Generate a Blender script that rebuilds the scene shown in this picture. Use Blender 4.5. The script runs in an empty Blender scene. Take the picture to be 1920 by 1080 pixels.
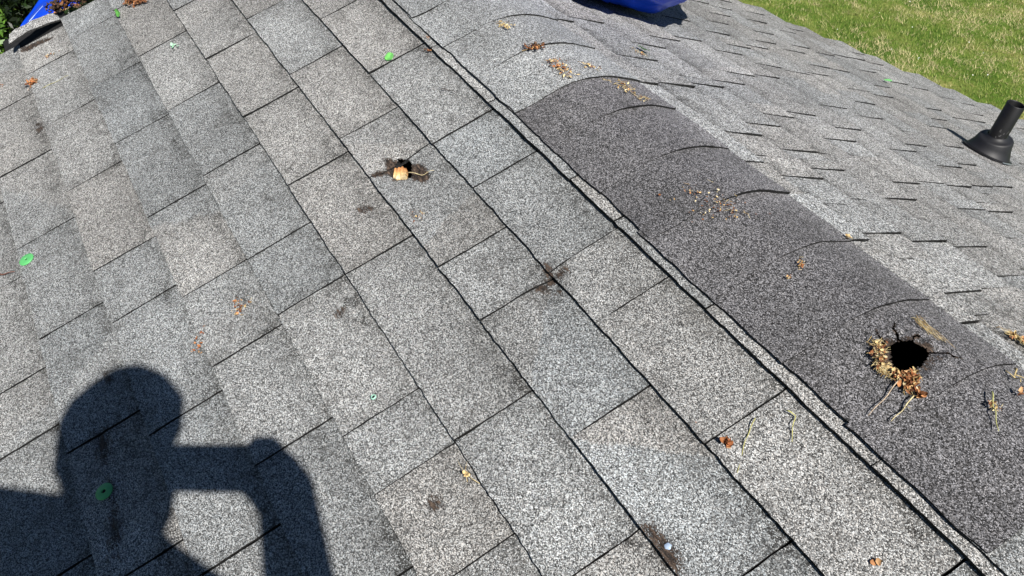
import bpy, bmesh, math, random
import numpy as np
from mathutils import Vector, Matrix, noise
R = math.radians
random.seed(7)
rng = np.random.default_rng(7)
scene = bpy.context.scene
COL = scene.collection

# ------------------------------------------------------------------ camera, world, sun
HGT = 3.6                                   # height of the roof's reference point above the lawn
cam_d = bpy.data.cameras.new('camera')
cam = bpy.data.objects.new('camera', cam_d)
COL.objects.link(cam)
right = (0.4922041, 0.8693862, 0.0436198)
down = (0.5838002, -0.2925197, -0.7573701)
fwd = (-0.6456875, 0.3982460, -0.6515273)
CAM = Vector((1.0334720, -0.8066090, 0.9252937 + HGT))
cam.matrix_world = Matrix(((right[0], -down[0], -fwd[0], CAM.x),
                           (right[1], -down[1], -fwd[1], CAM.y),
                           (right[2], -down[2], -fwd[2], CAM.z), (0, 0, 0, 1)))
cam_d.sensor_width = 36.0
cam_d.lens = 1700 / 1920 * 36
cam_d.clip_start = 0.02
cam_d.clip_end = 500
scene.camera = cam

L = Vector((-0.6595277, 0.0450374, -0.7503298))      # direction the sunlight travels
sun_d = bpy.data.lights.new('sun', 'SUN')
sun_d.energy = 5.0
sun_d.angle = R(0.53)
sun_d.color = (1.0, 0.955, 0.89)
sun = bpy.data.objects.new('sun', sun_d)
COL.objects.link(sun)
sun.rotation_mode = 'QUATERNION'
sun.rotation_quaternion = L.to_track_quat('-Z', 'Y')
world = bpy.data.worlds.new('World')
scene.world = world
world.use_nodes = True
wn = world.node_tree.nodes
sky = wn.new('ShaderNodeTexSky')
sky.sky_type = 'NISHITA'
sky.sun_disc = False
sky.altitude = 3000
sky.air_density = 0.7
sky.dust_density = 0.0
sky.sun_elevation = math.asin(-L.z)
sky.sun_rotation = math.atan2(-L.x, -L.y)
bg = wn['Background']
bg.inputs[1].default_value = 0.05
world.node_tree.links.new(sky.outputs[0], bg.inputs[0])
scene.view_settings.view_transform = 'Standard'
scene.view_settings.look = 'None'
scene.view_settings.exposure = 0.56
scene.view_settings.gamma = 1.0

# ------------------------------------------------------------------ roof coordinates
PIT = R(21.2)                               # pitch of both slopes
CP, SP = math.cos(PIT), math.sin(PIT)
VR = 0.19                                   # ridge line, measured up the near slope
E = 0.1432                                  # shingle exposure
Y0, Z0 = VR * CP, VR * SP + HGT
WA = 0.09
RAD = WA / PIT


def PA(u, v, n=0.0):                        # near slope: u along the ridge, v up the slope, n off it
    return Vector((u, v * CP - n * SP, v * SP + n * CP + HGT))


def PB(u, s, n=0.0):                        # far slope: s down from the ridge
    return Vector((u, Y0 + s * CP + n * SP, Z0 - s * SP + n * CP))


H0 = RAD * SP * math.tan(PIT) + RAD * CP - RAD


def PC(u, w, n=0.0):                        # over the rounded ridge: w across, negative = near side
    a = abs(w)
    sg = -1 if w < 0 else 1
    if a < WA:
        t = a / RAD
        y, z, ny, nz = RAD * math.sin(t), RAD * math.cos(t) - RAD, math.sin(t), math.cos(t)
    else:
        y, z, ny, nz = RAD * SP + (a - WA) * CP, RAD * CP - RAD - (a - WA) * SP, SP, CP
    return Vector((u, Y0 + sg * (y + ny * n), Z0 - H0 + z + nz * n))


def frame(fn, a, b, n=0.0):
    p = fn(a, b, n)
    x = (fn(a + .001, b, n) - p).normalized()
    y = (fn(a, b + .001, n) - p).normalized()
    return p, x, y, x.cross(y).normalized() * (1 if fn is not PB else -1)


# ------------------------------------------------------------------ helpers
def tag(o, label=None, cat=None, group=None, kind=None):
    if label: o['label'] = label
    if cat: o['category'] = cat
    if group: o['group'] = group
    if kind: o['kind'] = kind
    return o


def link(name, me, mats=None, parent=None):
    o = bpy.data.objects.new(name, me)
    COL.objects.link(o)
    if mats is not None:
        for m in (mats if isinstance(mats, (list, tuple)) else [mats]):
            me.materials.append(m)
    if parent is not None:
        o.parent = parent
        o.matrix_parent_inverse = Matrix.Translation(parent.location).inverted()
    return o


def empty(name, loc):
    o = bpy.data.objects.new(name, None)
    COL.objects.link(o)
    o.location = loc
    o.empty_display_size = 0.1
    return o


class MB:
    """collects faces with a colour per vertex; builds one mesh object"""
    def __init__(self):
        self.v, self.f, self.c, self.s = [], [], [], []

    def add(self, verts, faces, col=(1, 1, 1, 1), smooth=True):
        b = len(self.v)
        self.v += [tuple(p) for p in verts]
        self.f += [tuple(i + b for i in f) for f in faces]
        self.c += col if isinstance(col, list) else [col] * len(verts)
        self.s += [smooth] * len(faces)

    def tube(self, pts, radii, col=(1, 1, 1, 1), seg=6, caps=True):
        pts = [Vector(p) for p in pts]
        n = len(pts)
        if not isinstance(radii, (list, tuple)): radii = [radii] * n
        vs, up = [], None
        for i, p in enumerate(pts):
            t = (pts[min(i + 1, n - 1)] - pts[max(i - 1, 0)]).normalized()
            if up is None: up = t.orthogonal().normalized()
            up = (up - t * up.dot(t)).normalized()
            sd = t.cross(up)
            for k in range(seg):
                a = 2 * math.pi * k / seg
                vs.append(p + (up * math.cos(a) + sd * math.sin(a)) * radii[i])
        fs = [(i * seg + k, i * seg + (k + 1) % seg, (i + 1) * seg + (k + 1) % seg, (i + 1) * seg + k)
              for i in range(n - 1) for k in range(seg)]
        if caps:
            fs += [tuple(range(seg))[::-1], tuple(range((n - 1) * seg, n * seg))]
        self.add(vs, fs, col)

    def build(self, name, mats, parent=None):
        me = bpy.data.meshes.new(name)
        me.from_pydata(self.v, [], self.f)
        at = me.attributes.new('Col', 'FLOAT_COLOR', 'POINT')
        at.data.foreach_set('color', np.array(self.c, dtype=np.float32).ravel())
        me.polygons.foreach_set('use_smooth', self.s)
        me.update()
        o = link(name, me, mats, parent)
        return o


def sn(x, y, z=0.0):
    return noise.noise(Vector((x, y, z)))


# ------------------------------------------------------------------ materials
class NT:
    def __init__(self, name):
        self.m = bpy.data.materials.new(name)
        self.m.use_nodes = True
        self.t = self.m.node_tree
        self.b = self.t.nodes['Principled BSDF']

    def n(self, typ, **kw):
        nd = self.t.nodes.new('ShaderNode' + typ)
        for k, v in kw.items():
            if k.startswith('i_'):
                key = k[2:]
                nd.inputs[int(key) if key.isdigit() else key].default_value = v
            else:
                setattr(nd, k, v)
        return nd

    def l(self, a, b): self.t.links.new(a, b)

    def ramp(self, fac, stops, interp='LINEAR'):
        r = self.n('ValToRGB')
        r.color_ramp.interpolation = interp
        while len(r.color_ramp.elements) < len(stops): r.color_ramp.elements.new(0.5)
        for e, (p, c) in zip(r.color_ramp.elements, stops):
            e.position = p
            e.color = (c, c, c, 1) if isinstance(c, (int, float)) else (*c, 1)
        self.l(fac, r.inputs[0])
        return r.outputs[0]

    def mix(self, a, b, fac, mode='MIX'):
        x = self.n('Mix', data_type='RGBA', blend_type=mode)
        for v, i in ((fac, 0), (a, 6), (b, 7)):
            if hasattr(v, 'links') or hasattr(v, 'is_linked'): self.l(v, x.inputs[i])
            else: x.inputs[i].default_value = v if i == 0 else (*v, 1)
        return x.outputs[2]

    def math(self, op, a, b=None, clamp=False):
        x = self.n('Math', operation=op, use_clamp=clamp)
        for v, i in ((a, 0), (b, 1)):
            if v is None: continue
            if hasattr(v, 'is_linked'): self.l(v, x.inputs[i])
            else: x.inputs[i].default_value = v
        return x.outputs[0]


def granules(name, tone=1.0, warm=(1.04, 1.0, 0.95), cool=(0.91, 0.985, 1.03), lo=0.030, hi=0.84, size=700, shift=0.0):
    """asphalt shingle: coloured mineral granules. Col: R tone, G blue share, B dirt, A bare felt"""
    t = NT(name)
    co = t.n('TexCoord').outputs['Object']
    at = t.n('Attribute', attribute_name='Col')
    sep = t.n('SeparateColor')
    t.l(at.outputs['Color'], sep.inputs[0])
    vo = t.n('TexVoronoi', i_Scale=size)
    t.l(co, vo.inputs['Vector'])
    vs = t.n('SeparateColor')
    t.l(vo.outputs['Color'], vs.inputs[0])
    k = shift
    g = t.ramp(vs.outputs[0], [(0.0, lo * .7), (0.15 + k, lo * 2.2), (0.32 + k, .155), (0.54 + k, .30), (0.74 + k, .49), (0.89, .74), (1.0, hi)])
    # granule hue
    hue = t.mix(warm, cool, t.ramp(vs.outputs[1], [(0.35, 0.0), (0.65, 1.0)]))
    hue2 = t.mix(warm, cool, sep.outputs[1])
    c = t.mix(g, t.mix(hue, hue2, 0.55), 1.0, 'MULTIPLY')
    # lost granules and grime, mottled
    nb = t.n('TexNoise', i_Scale=3.2, i_Detail=3.0)
    t.l(co, nb.inputs['Vector'])
    c = t.mix(c, t.ramp(nb.outputs[0], [(0.3, 0.80), (0.7, 1.18)]), 1.0, 'MULTIPLY')
    nm = t.n('TexNoise', i_Scale=38.0, i_Detail=4.0, i_Roughness=0.65)
    t.l(co, nm.inputs['Vector'])
    c = t.mix(c, t.ramp(nm.outputs[0], [(0.3, 0.82), (0.7, 1.14)]), 1.0, 'MULTIPLY')
    nw_ = t.n('TexNoise', i_Scale=13.0, i_Detail=5.0, i_Roughness=0.7, i_Distortion=0.6)
    t.l(co, nw_.inputs['Vector'])
    worn = t.math('MULTIPLY', t.ramp(nw_.outputs[0], [(0.56, 0.0), (0.70, 0.75)]), t.ramp(vs.outputs[2], [(0.35, 1.0), (0.80, 0.1)]))
    c = t.mix(c, (0.075, 0.072, 0.068), worn)
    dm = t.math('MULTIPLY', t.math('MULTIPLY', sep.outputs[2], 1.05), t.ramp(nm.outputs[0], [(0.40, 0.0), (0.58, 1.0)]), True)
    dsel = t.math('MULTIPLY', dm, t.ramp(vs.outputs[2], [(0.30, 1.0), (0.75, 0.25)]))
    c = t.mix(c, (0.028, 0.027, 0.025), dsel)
    tn = t.n('CombineColor')
    tv = t.math('MULTIPLY', sep.outputs[0], tone)
    for i in range(3): t.l(tv, tn.inputs[i])
    c = t.mix(c, tn.outputs[0], 1.0, 'MULTIPLY')
    # torn fibre mat where the granules are gone
    fb = t.n('TexNoise', i_Scale=170.0, i_Detail=5.0, i_Roughness=0.75)
    mp = t.n('Mapping')
    mp.inputs['Scale'].default_value = (0.35, 1.3, 1.0)
    t.l(co, mp.inputs[0])
    t.l(mp.outputs[0], fb.inputs['Vector'])
    fcol = t.ramp(fb.outputs[0], [(0.36, (0.008, 0.007, 0.006)), (0.48, (0.040, 0.029, 0.023)), (0.56, (0.085, 0.060, 0.046)), (0.68, (0.23, 0.17, 0.13))])
    fe = t.math('ADD', at.outputs['Alpha'], t.math('MULTIPLY', t.math('SUBTRACT', nm.outputs[0], 0.5), 1.3))
    fe = t.math('ADD', fe, t.math('MULTIPLY', t.math('SUBTRACT', vs.outputs[2], 0.5), 0.55))
    fe = t.math('ADD', fe, t.math('MULTIPLY', t.math('SUBTRACT', fb.outputs[0], 0.5), 2.2))
    fm = t.ramp(fe, [(0.42, 0.0), (0.58, 1.0)])
    fm = t.math('MULTIPLY', fm, t.ramp(at.outputs['Alpha'], [(0.02, 0.0), (0.12, 1.0)]))
    c = t.mix(c, fcol, fm)
    t.l(c, t.b.inputs['Base Color'])
    t.b.inputs['Roughness'].default_value = 0.86
    t.b.inputs['Specular IOR Level'].default_value = 0.32
    bp = t.n('Bump', i_Strength=0.8, i_Distance=0.0013)
    hh = t.math('ADD', t.math('SUBTRACT', t.math('MULTIPLY', vs.outputs[1], 0.8), vo.outputs['Distance']), t.math('MULTIPLY', t.math('MULTIPLY', fb.outputs[0], fm), 5.0))
    t.l(hh, bp.inputs['Height'])
    t.l(bp.outputs[0], t.b.inputs['Normal'])
    return t.m


def vcol(name, rough=0.7, noise_scale=120, amt=0.35, spec=0.3, sub=None):
    t = NT(name)
    at = t.n('Attribute', attribute_name='Col')
    co = t.n('TexCoord').outputs['Object']
    nn = t.n('TexNoise', i_Scale=noise_scale, i_Detail=4.0)
    t.l(co, nn.inputs['Vector'])
    c = t.mix(at.outputs['Color'], t.ramp(nn.outputs[0], [(0.3, 1 - amt), (0.7, 1 + amt)]), 1.0, 'MULTIPLY')
    t.l(c, t.b.inputs['Base Color'])
    t.b.inputs['Roughness'].default_value = rough
    t.b.inputs['Specular IOR Level'].default_value = spec
    bp = t.n('Bump', i_Strength=0.4, i_Distance=0.002)
    t.l(nn.outputs[0], bp.inputs['Height'])
    t.l(bp.outputs[0], t.b.inputs['Normal'])
    return t.m


def plain(name, col, rough=0.6, spec=0.4, noise_scale=60, amt=0.2, bump=0.2, metal=0.0, dist=0.002):
    t = NT(name)
    co = t.n('TexCoord').outputs['Object']
    nn = t.n('TexNoise', i_Scale=noise_scale, i_Detail=5.0)
    t.l(co, nn.inputs['Vector'])
    c = t.mix(col, t.ramp(nn.outputs[0], [(0.3, 1 - amt), (0.7, 1 + amt)]), 1.0, 'MULTIPLY')
    t.l(c, t.b.inputs['Base Color'])
    t.b.inputs['Roughness'].default_value = rough
    t.b.inputs['Specular IOR Level'].default_value = spec
    t.b.inputs['Metallic'].default_value = metal
    bp = t.n('Bump', i_Strength=bump, i_Distance=dist)
    t.l(nn.outputs[0], bp.inputs['Height'])
    t.l(bp.outputs[0], t.b.inputs['Normal'])
    return t.m


M_SH = granules('shingle_granules')
M_SHB = granules('shingle_granules_far', tone=0.92, size=520)
M_CAPD = granules('cap_granules_charcoal', tone=0.50, warm=(1.0, 0.96, 0.97), cool=(0.95, 0.97, 1.06), lo=0.018, hi=0.9, shift=0.06)
M_UND = plain('roofing_felt', (0.02, 0.02, 0.021), 0.9, 0.1)
M_DARK = plain('attic_dark', (0.01, 0.009, 0.008), 0.95, 0.0)  # near-black, puts the attic's darkness below the holes into the ceiling colour
M_LIT = vcol('dry_litter', 0.75, 160, 0.35)
M_LEAF = vcol('green_leaf', 0.45, 90, 0.18, 0.45)
M_PVC = plain('black_pipe', (0.005, 0.005, 0.0055), 0.5, 0.45, 30, 0.5, 0.1)
M_RUB = plain('black_rubber', (0.012, 0.0125, 0.015), 0.55, 0.4, 25, 0.25, 0.1)
M_ALU = plain('bare_aluminium', (0.7, 0.7, 0.7), 0.35, 0.5, 50, 0.1, 0.05, 0.9)
M_WASH = plain('green_plastic', (0.11, 0.46, 0.15), 0.45, 0.5, 80, 0.10, 0.05)
M_TARP = plain('blue_tarp', (0.003, 0.055, 0.60), 0.38, 0.5, 14, 0.22, 0.35, dist=0.006)
M_SIDE = plain('white_siding', (0.7, 0.69, 0.66), 0.6, 0.3, 8, 0.06, 0.1)
M_WOOD = plain('weathered_wood', (0.25, 0.19, 0.13), 0.8, 0.2, 20, 0.3, 0.3)

# ------------------------------------------------------------------ ground
def make_ground():
    t = NT('lawn_soil')
    co = t.n('TexCoord').outputs['Object']
    n1 = t.n('TexNoise', i_Scale=1.6, i_Detail=5.0, i_Roughness=0.6)
    n2 = t.n('TexNoise', i_Scale=26.0, i_Detail=5.0, i_Roughness=0.7)
    t.l(co, n1.inputs['Vector']); t.l(co, n2.inputs['Vector'])
    a = t.math('ADD', t.math('MULTIPLY', n1.outputs[0], 0.6), t.math('MULTIPLY', n2.outputs[0], 0.4))
    c = t.ramp(a, [(0.36, (0.035, 0.075, 0.010)), (0.48, (0.075, 0.14, 0.018)), (0.56, (0.14, 0.18, 0.04)), (0.66, (0.30, 0.26, 0.10))])
    t.l(c, t.b.inputs['Base Color'])
    t.b.inputs['Roughness'].default_value = 0.95
    t.b.inputs['Specular IOR Level'].default_value = 0.1
    me = bpy.data.meshes.new('lawn')
    n = 60
    xs = np.linspace(-150, 150, n)
    vs = [(x, y, 0.12 * sn(x * .05, y * .05) if abs(x) > 20 or abs(y) > 20 else 0) for y in xs for x in xs]
    fs = [(j * n + i, j * n + i + 1, (j + 1) * n + i + 1, (j + 1) * n + i) for j in range(n - 1) for i in range(n - 1)]
    me.from_pydata(vs, [], fs)
    o = link('ground', me, t.m)
    tag(o, kind='structure')


make_ground()


def make_grass():
    N = 210000
    x = rng.uniform(-9.5, -2.0, N)
    y = rng.uniform(4.6, 13.0, N)
    pn = np.array([noise.fractal(Vector((a * .9, b * .9, 3)), 1.0, 2.0, 3) for a, b in zip(x[::1], y[::1])])
    p2 = np.array([noise.noise(Vector((a * 5.5, b * 5.5, 9))) for a, b in zip(x, y)])
    dry = pn * 0.75 + p2 * 0.75 + rng.normal(0, 0.22, N) - 0.06
    isdry = dry > 0.02
    h = rng.uniform(.018, .05, N) * (1 + .5 * p2)
    ang = rng.uniform(0, 2 * np.pi, N)
    lean = rng.uniform(.2, 1.1, N) * h
    lean[isdry] *= 1.5
    h[isdry] *= 0.75
    w = rng.uniform(.0015, .0036, N)
    dx, dy = np.cos(ang), np.sin(ang)
    v = np.empty((N, 3, 3), np.float32)
    v[:, 0] = np.c_[x - dy * w, y + dx * w, np.zeros(N)]
    v[:, 1] = np.c_[x + dy * w, y - dx * w, np.zeros(N)]
    v[:, 2] = np.c_[x + dx * lean, y + dy * lean, h]
    g = rng.uniform(.6, 1.35, N)[:, None]
    green = np.array([[.165, .205, .048]]) * g
    yel = np.array([[.23, .27, .06]]) * g
    mixy = rng.uniform(0, 1, N)[:, None] ** 1.3
    c = green * (1 - mixy) + yel * mixy
    c[isdry] = (np.array([[.46, .41, .21]]) * g)[isdry]
    me = bpy.data.meshes.new('lawn_grass')
    me.vertices.add(N * 3); me.loops.add(N * 3); me.polygons.add(N)
    me.vertices.foreach_set('co', v.ravel())
    me.loops.foreach_set('vertex_index', np.arange(N * 3, dtype=np.int32))
    me.polygons.foreach_set('loop_start', np.arange(0, N * 3, 3, dtype=np.int32))
    me.update(calc_edges=True)
    at = me.attributes.new('Col', 'FLOAT_COLOR', 'POINT')
    cc = np.repeat(np.c_[c, np.ones(N)], 3, 0).astype(np.float32)
    at.data.foreach_set('color', cc.ravel())
    o = link('lawn_grass', me, vcol('grass_blades', 0.6, 5, 0.1, 0.25))
    tag(o, 'patchy green and straw coloured mown lawn below the roof', 'grass', kind='stuff')
    m = MB()
    for _ in range(90):
        px, py = random.uniform(-8, -2.5), random.uniform(5.4, 12)
        r = random.uniform(.006, .012)
        q = Vector((px, py, random.uniform(.03, .05)))
        m.add([q + Vector((r * math.cos(a), r * math.sin(a), random.uniform(-.004, .004))) for a in (0, 1.2, 2.5, 3.8, 5)],
              [(0, 1, 2, 3, 4)], (.85, .85, .82, 1))
    o = m.build('fallen_petals', M_LEAF)
    tag(o, 'tiny white petals scattered over the lawn', 'petals', kind='stuff')


make_grass()

# ------------------------------------------------------------------ the house and its roof
house = empty('house', (0, 0, 0))
tag(house, 'house roof of weathered grey asphalt shingles with punctures and a dark patched ridge', 'house')
URAKE = -1.77
UEND = 3.4
VEAVE = -3.1
SEAVE = 3.5
E0, E1 = (-1.66, 1.77), (-0.849, 2.845)


def umin_far(s):                             # slanting left edge of the far slope
    return max(URAKE, E0[0] + (s - E0[1]) * (E1[0] - E0[0]) / (E1[1] - E0[1]))


FELT = {
 'hole': ([(-0.435, -0.239), (-0.431, -0.232), (-0.413, -0.221), (-0.411, -0.21), (-0.382, -0.203), (-0.367, -0.189), (-0.343, -0.186), (-0.312, -0.19), (-0.302, -0.204), (-0.33, -0.22), (-0.347, -0.22), (-0.349, -0.233), (-0.363, -0.249), (-0.393, -0.252)], 1.0),
 'joint': ([(-0.408, -0.278), (-0.406, -0.26), (-0.396, -0.252), (-0.391, -0.253), (-0.396, -0.275), (-0.395, -0.282)], .9),
 'dmg_a': ([(0.043, -0.143), (0.049, -0.137), (0.07, -0.139), (0.07, -0.119), (0.078, -0.118), (0.078, -0.134), (0.077, -0.142), (0.083, -0.147), (0.078, -0.156), (0.064, -0.150)], 1.1),
 'dmg_b': ([(0.064, -0.175), (0.076, -0.167), (0.091, -0.167), (0.093, -0.174), (0.076, -0.178)], .95),
 'dmg_c': ([(0.097, -0.161), (0.104, -0.154), (0.109, -0.159), (0.103, -0.164)], .9),
 'streak': ([(0.522, -0.281), (0.526, -0.272), (0.535, -0.272), (0.547, -0.268), (0.558, -0.269), (0.57, -0.271), (0.582, -0.269), (0.597, -0.275), (0.606, -0.285), (0.599, -0.288), (0.58, -0.288), (0.559, -0.286), (0.545, -0.285), (0.533, -0.286)], .86),
 'dart': ([(0.293, -0.513), (0.296, -0.503), (0.301, -0.501), (0.304, -0.494), (0.312, -0.493), (0.315, -0.501), (0.313, -0.509), (0.304, -0.515)], 1.0),
 'spot': ([(-0.344, -0.340), (-0.336, -0.328), (-0.331, -0.320), (-0.324, -0.322), (-0.325, -0.333), (-0.33, -0.341)], .9),
 'spot2': ([(-0.145, -0.484), (-0.136, -0.467), (-0.124, -0.472), (-0.126, -0.486)], .80),
 'orange': ([(-0.26, -0.268), (-0.251, -0.257), (-0.227, -0.249), (-0.214, -0.259), (-0.231, -0.267)], .48),
 'smudge': ([(-1.303, -0.882), (-1.29, -0.861), (-1.253, -0.863), (-1.257, -0.88)], .72),
 'str1': ([(-0.218, -0.949), (-0.204, -0.925), (-0.167, -0.926), (-0.124, -0.943), (-0.142, -0.953), (-0.185, -0.952)], .62),
 'str2': ([(-0.121, -0.948), (-0.083, -0.939), (0.023, -0.948), (0.067, -0.964), (0.059, -0.977), (-0.007, -0.968), (-0.056, -0.950)], .52),
 'str3': ([(-0.332, -0.898), (-0.308, -0.886), (-0.295, -0.898), (-0.309, -0.908)], .7),
 'rake': ([(-1.735, -0.85), (-1.724, -0.831), (-1.716, -0.787), (-1.694, -0.755), (-1.686, -0.771), (-1.69, -0.804), (-1.69, -0.838), (-1.707, -0.853)], .85),
}
HOLE_A = [(-0.415, -0.218), (-0.408, -0.204), (-0.39, -0.201), (-0.366, -0.209), (-0.346, -0.218), (-0.350, -0.232), (-0.362, -0.243), (-0.384, -0.246), (-0.397, -0.234)]


def inpoly(x, y, P):
    c = False
    j = len(P) - 1
    for i in range(len(P)):
        xi, yi = P[i]; xj, yj = P[j]
        if (yi > y) != (yj > y) and x < (xj - xi) * (y - yi) / (yj - yi) + xi: c = not c
        j = i
    return c


def pdist(x, y, P):                          # signed: negative inside
    d = 9.
    for i in range(len(P)):
        ax, ay = P[i - 1]; bx, by = P[i]
        dx, dy = bx - ax, by - ay
        t = max(0, min(1, ((x - ax) * dx + (y - ay) * dy) / (dx * dx + dy * dy + 1e-12)))
        d = min(d, math.hypot(x - ax - t * dx, y - ay - t * dy))
    return -d if inpoly(x, y, P) else d


BOX = {k: (min(p[0] for p in P) - .02, max(p[0] for p in P) + .02, min(p[1] for p in P) - .02, max(p[1] for p in P) + .02) for k, (P, w) in FELT.items()}


def felt_at(u, v):
    a = 0.
    for k, (P, w) in FELT.items():
        b = BOX[k]
        if b[0] < u < b[1] and b[2] < v < b[3]:
            d = pdist(u, v, P)
            a = max(a, w * max(0, min(1, .5 - d / (.008 if k in ('hole', 'joint', 'rake') else .017))))
    return a


SCUFF = [(-.125, -.462, .060, .030, 1.0), (.070, -.148, .060, .040, .9), (.105, -.165, .03, .03, .8), (.565, -.274, .065, .022, 1.1), (-.378, -.225, .085, .05, .6),
         (-1.275, -.872, .05, .03, 1.0), (.304, -.504, .03, .025, .7), (-.335, -.331, .04, .03, .6), (-.275, -.63, .05, .035, .5), (-.20, -.935, .06, .03, .8), (-.31, -.897, .03, .03, .8)]
_r = random.Random(3)
for _ in range(70):
    _k = _r.randrange(0, 8)
    SCUFF.append((_r.uniform(-1.7, 1.0), -_k * E - _r.uniform(.004, .045), _r.uniform(.015, .07), _r.uniform(.008, .025), _r.uniform(.4, .95)))


def scuff_at(u, v):
    a = 0.
    for (cu, cv, ru, rv, w) in SCUFF:
        x = (u - cu) / ru; y = (v - cv) / rv
        q = x * x + y * y
        if q < 2.2: a += .75 * w * math.exp(-q * 1.3) * (.6 + .8 * abs(sn(u * 45, v * 45, 8)))
    return a


def touches(u0, u1, v0, v1):
    return any(b[0] < u1 and b[1] > u0 and b[2] < v1 and b[3] > v0 for b in BOX.values())


def slab_tab(m, fn, u0, u1, d0, d1, t, tone, blue, lift, cell, seedv, near, split=None, dirtk=1.0):
    """one shingle tab. d grows down the slope; d1 is the butt. Sawtooth: t thick at the butt, 0 at the top"""
    d0x = d0 - .006
    nu = max(2, int((u1 - u0) / cell)); nd = max(3, int((d1 - d0x) / cell))
    vs, cs = [], []
    keep = {}
    e = d1 - d0
    ph = seedv * 3.7
    tilt = random.uniform(-.0011, .0011)
    for j in range(nd + 1):
        for i in range(nu + 1):
            fu, fd = i / nu, j / nd
            u = u0 + (u1 - u0) * fu
            d = d0x + (d1 - d0x) * fd
            if j == nd: d += .0022 * sn(u * 14, ph) + .0016 * sn(u * 70, ph + 5)
            if i == 0: u += .0013 * sn(d * 30, ph + 9) + .0006 * sn(d * 140, ph)
            if i == nu: u += .0013 * sn(d * 30, ph + 29) + .0006 * sn(d * 140, ph + 2)
            fr = (d - d0) / e
            n = t * fr + lift * max(0, fr) ** 4 * (.55 + .45 * sn(u * 6, ph + 3)) + tilt * (fu - .5) * 2 * fr
            n += (.0011 if near else .0005) * sn(u * 7, d * 7, ph) + .0005 * sn(u * 25, d * 25, ph)
            if fr < .12: n = min(n, t * .12)
            fe = 0.
            sc_ = 0.
            vv = -d
            if near:
                fe = felt_at(u, vv)
                sc_ = scuff_at(u, vv)
                if fe > 0: n += fe * (.0042 * sn(u * 75, vv * 75, 3) + .0020 * sn(u * 170, vv * 170, 3) - .0004)
                r = math.hypot(u + .378, vv + .225)
                if r < .12: n -= .012 * math.exp(-(r / .045) ** 2)
                r = math.hypot(u - .304, vv + .505)
                if r < .05: n -= .003 * math.exp(-(r / .012) ** 2)
                r = math.hypot(u - .07, vv + .142)
                if r < .12: n -= .006 * math.exp(-(r / .035) ** 2)
            tn, bl = tone, blue
            if split is not None:
                a = (fu - split[0]) * math.cos(split[1]) + (fd - .5) * .45 * math.sin(split[1]) + .03 * sn(u * 20, d * 20)
                if a > 0: tn, bl = split[2], split[3]
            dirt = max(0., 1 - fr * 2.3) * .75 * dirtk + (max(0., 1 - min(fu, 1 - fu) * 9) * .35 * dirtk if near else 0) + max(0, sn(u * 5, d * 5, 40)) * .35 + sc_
            vs.append(fn(u, d, n)); cs.append((tn, bl, min(1.15, dirt), fe))
    W = nu + 1
    fs = []
    hole = near and u0 < -.34 and u1 > -.42 and d0 < .25 and d1 > .2
    for j in range(nd):
        for i in range(nu):
            if hole:
                u = u0 + (u1 - u0) * (i + .5) / nu; d = d0x + (d1 - d0x) * (j + .5) / nd
                if pdist(u, -d, HOLE_A) < .002 * sn(u * 200, d * 200): continue
            fs.append((j * W + i, (j + 1) * W + i, (j + 1) * W + i + 1, j * W + i + 1) if fn is not FB else (j * W + i, j * W + i + 1, (j + 1) * W + i + 1, (j + 1) * W + i))
    m.add(vs, fs, cs)
    # edges down to the course below
    ring = [nd * W + i for i in range(W)]
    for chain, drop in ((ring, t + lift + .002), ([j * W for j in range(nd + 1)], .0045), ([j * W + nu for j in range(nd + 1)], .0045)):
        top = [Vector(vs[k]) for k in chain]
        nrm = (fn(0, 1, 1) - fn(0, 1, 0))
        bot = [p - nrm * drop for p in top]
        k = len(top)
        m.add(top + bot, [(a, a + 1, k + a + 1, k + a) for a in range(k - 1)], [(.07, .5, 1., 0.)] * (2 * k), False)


def FA(u, d, n): return PA(u, -d, n)
def FB(u, d, n): return PB(u, d, n)


ROWS_A = {
 -1: [-1.62, -1.31, -1.0, -.67, -.40, -.09, .05, .30, .64, .95],
 0: [-1.63, -1.33, -1.02, -.712, -.385, -.212, .06, .205, .48, .79, 1.1],
 1: [-1.52, -1.206, -.877, -.56, -.40, -.087, .069, .35, .652, .96],
 2: [-1.45, -1.136, -.823, -.518, -.2, .238, .522, .83],
 3: [-1.64, -1.329, -1.021, -.71, -.389, -.21, .11, .237, .42, .74],
 4: [-1.62, -1.31, -1.013, -.684, -.397, -.188, .06, .37, .68],
 5: [-1.56, -1.258, -.94, -.62, -.444, -.13, .18, .5],
 6: [-1.46, -1.15, -.84, -.522, -.2, .1, .42]}


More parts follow.
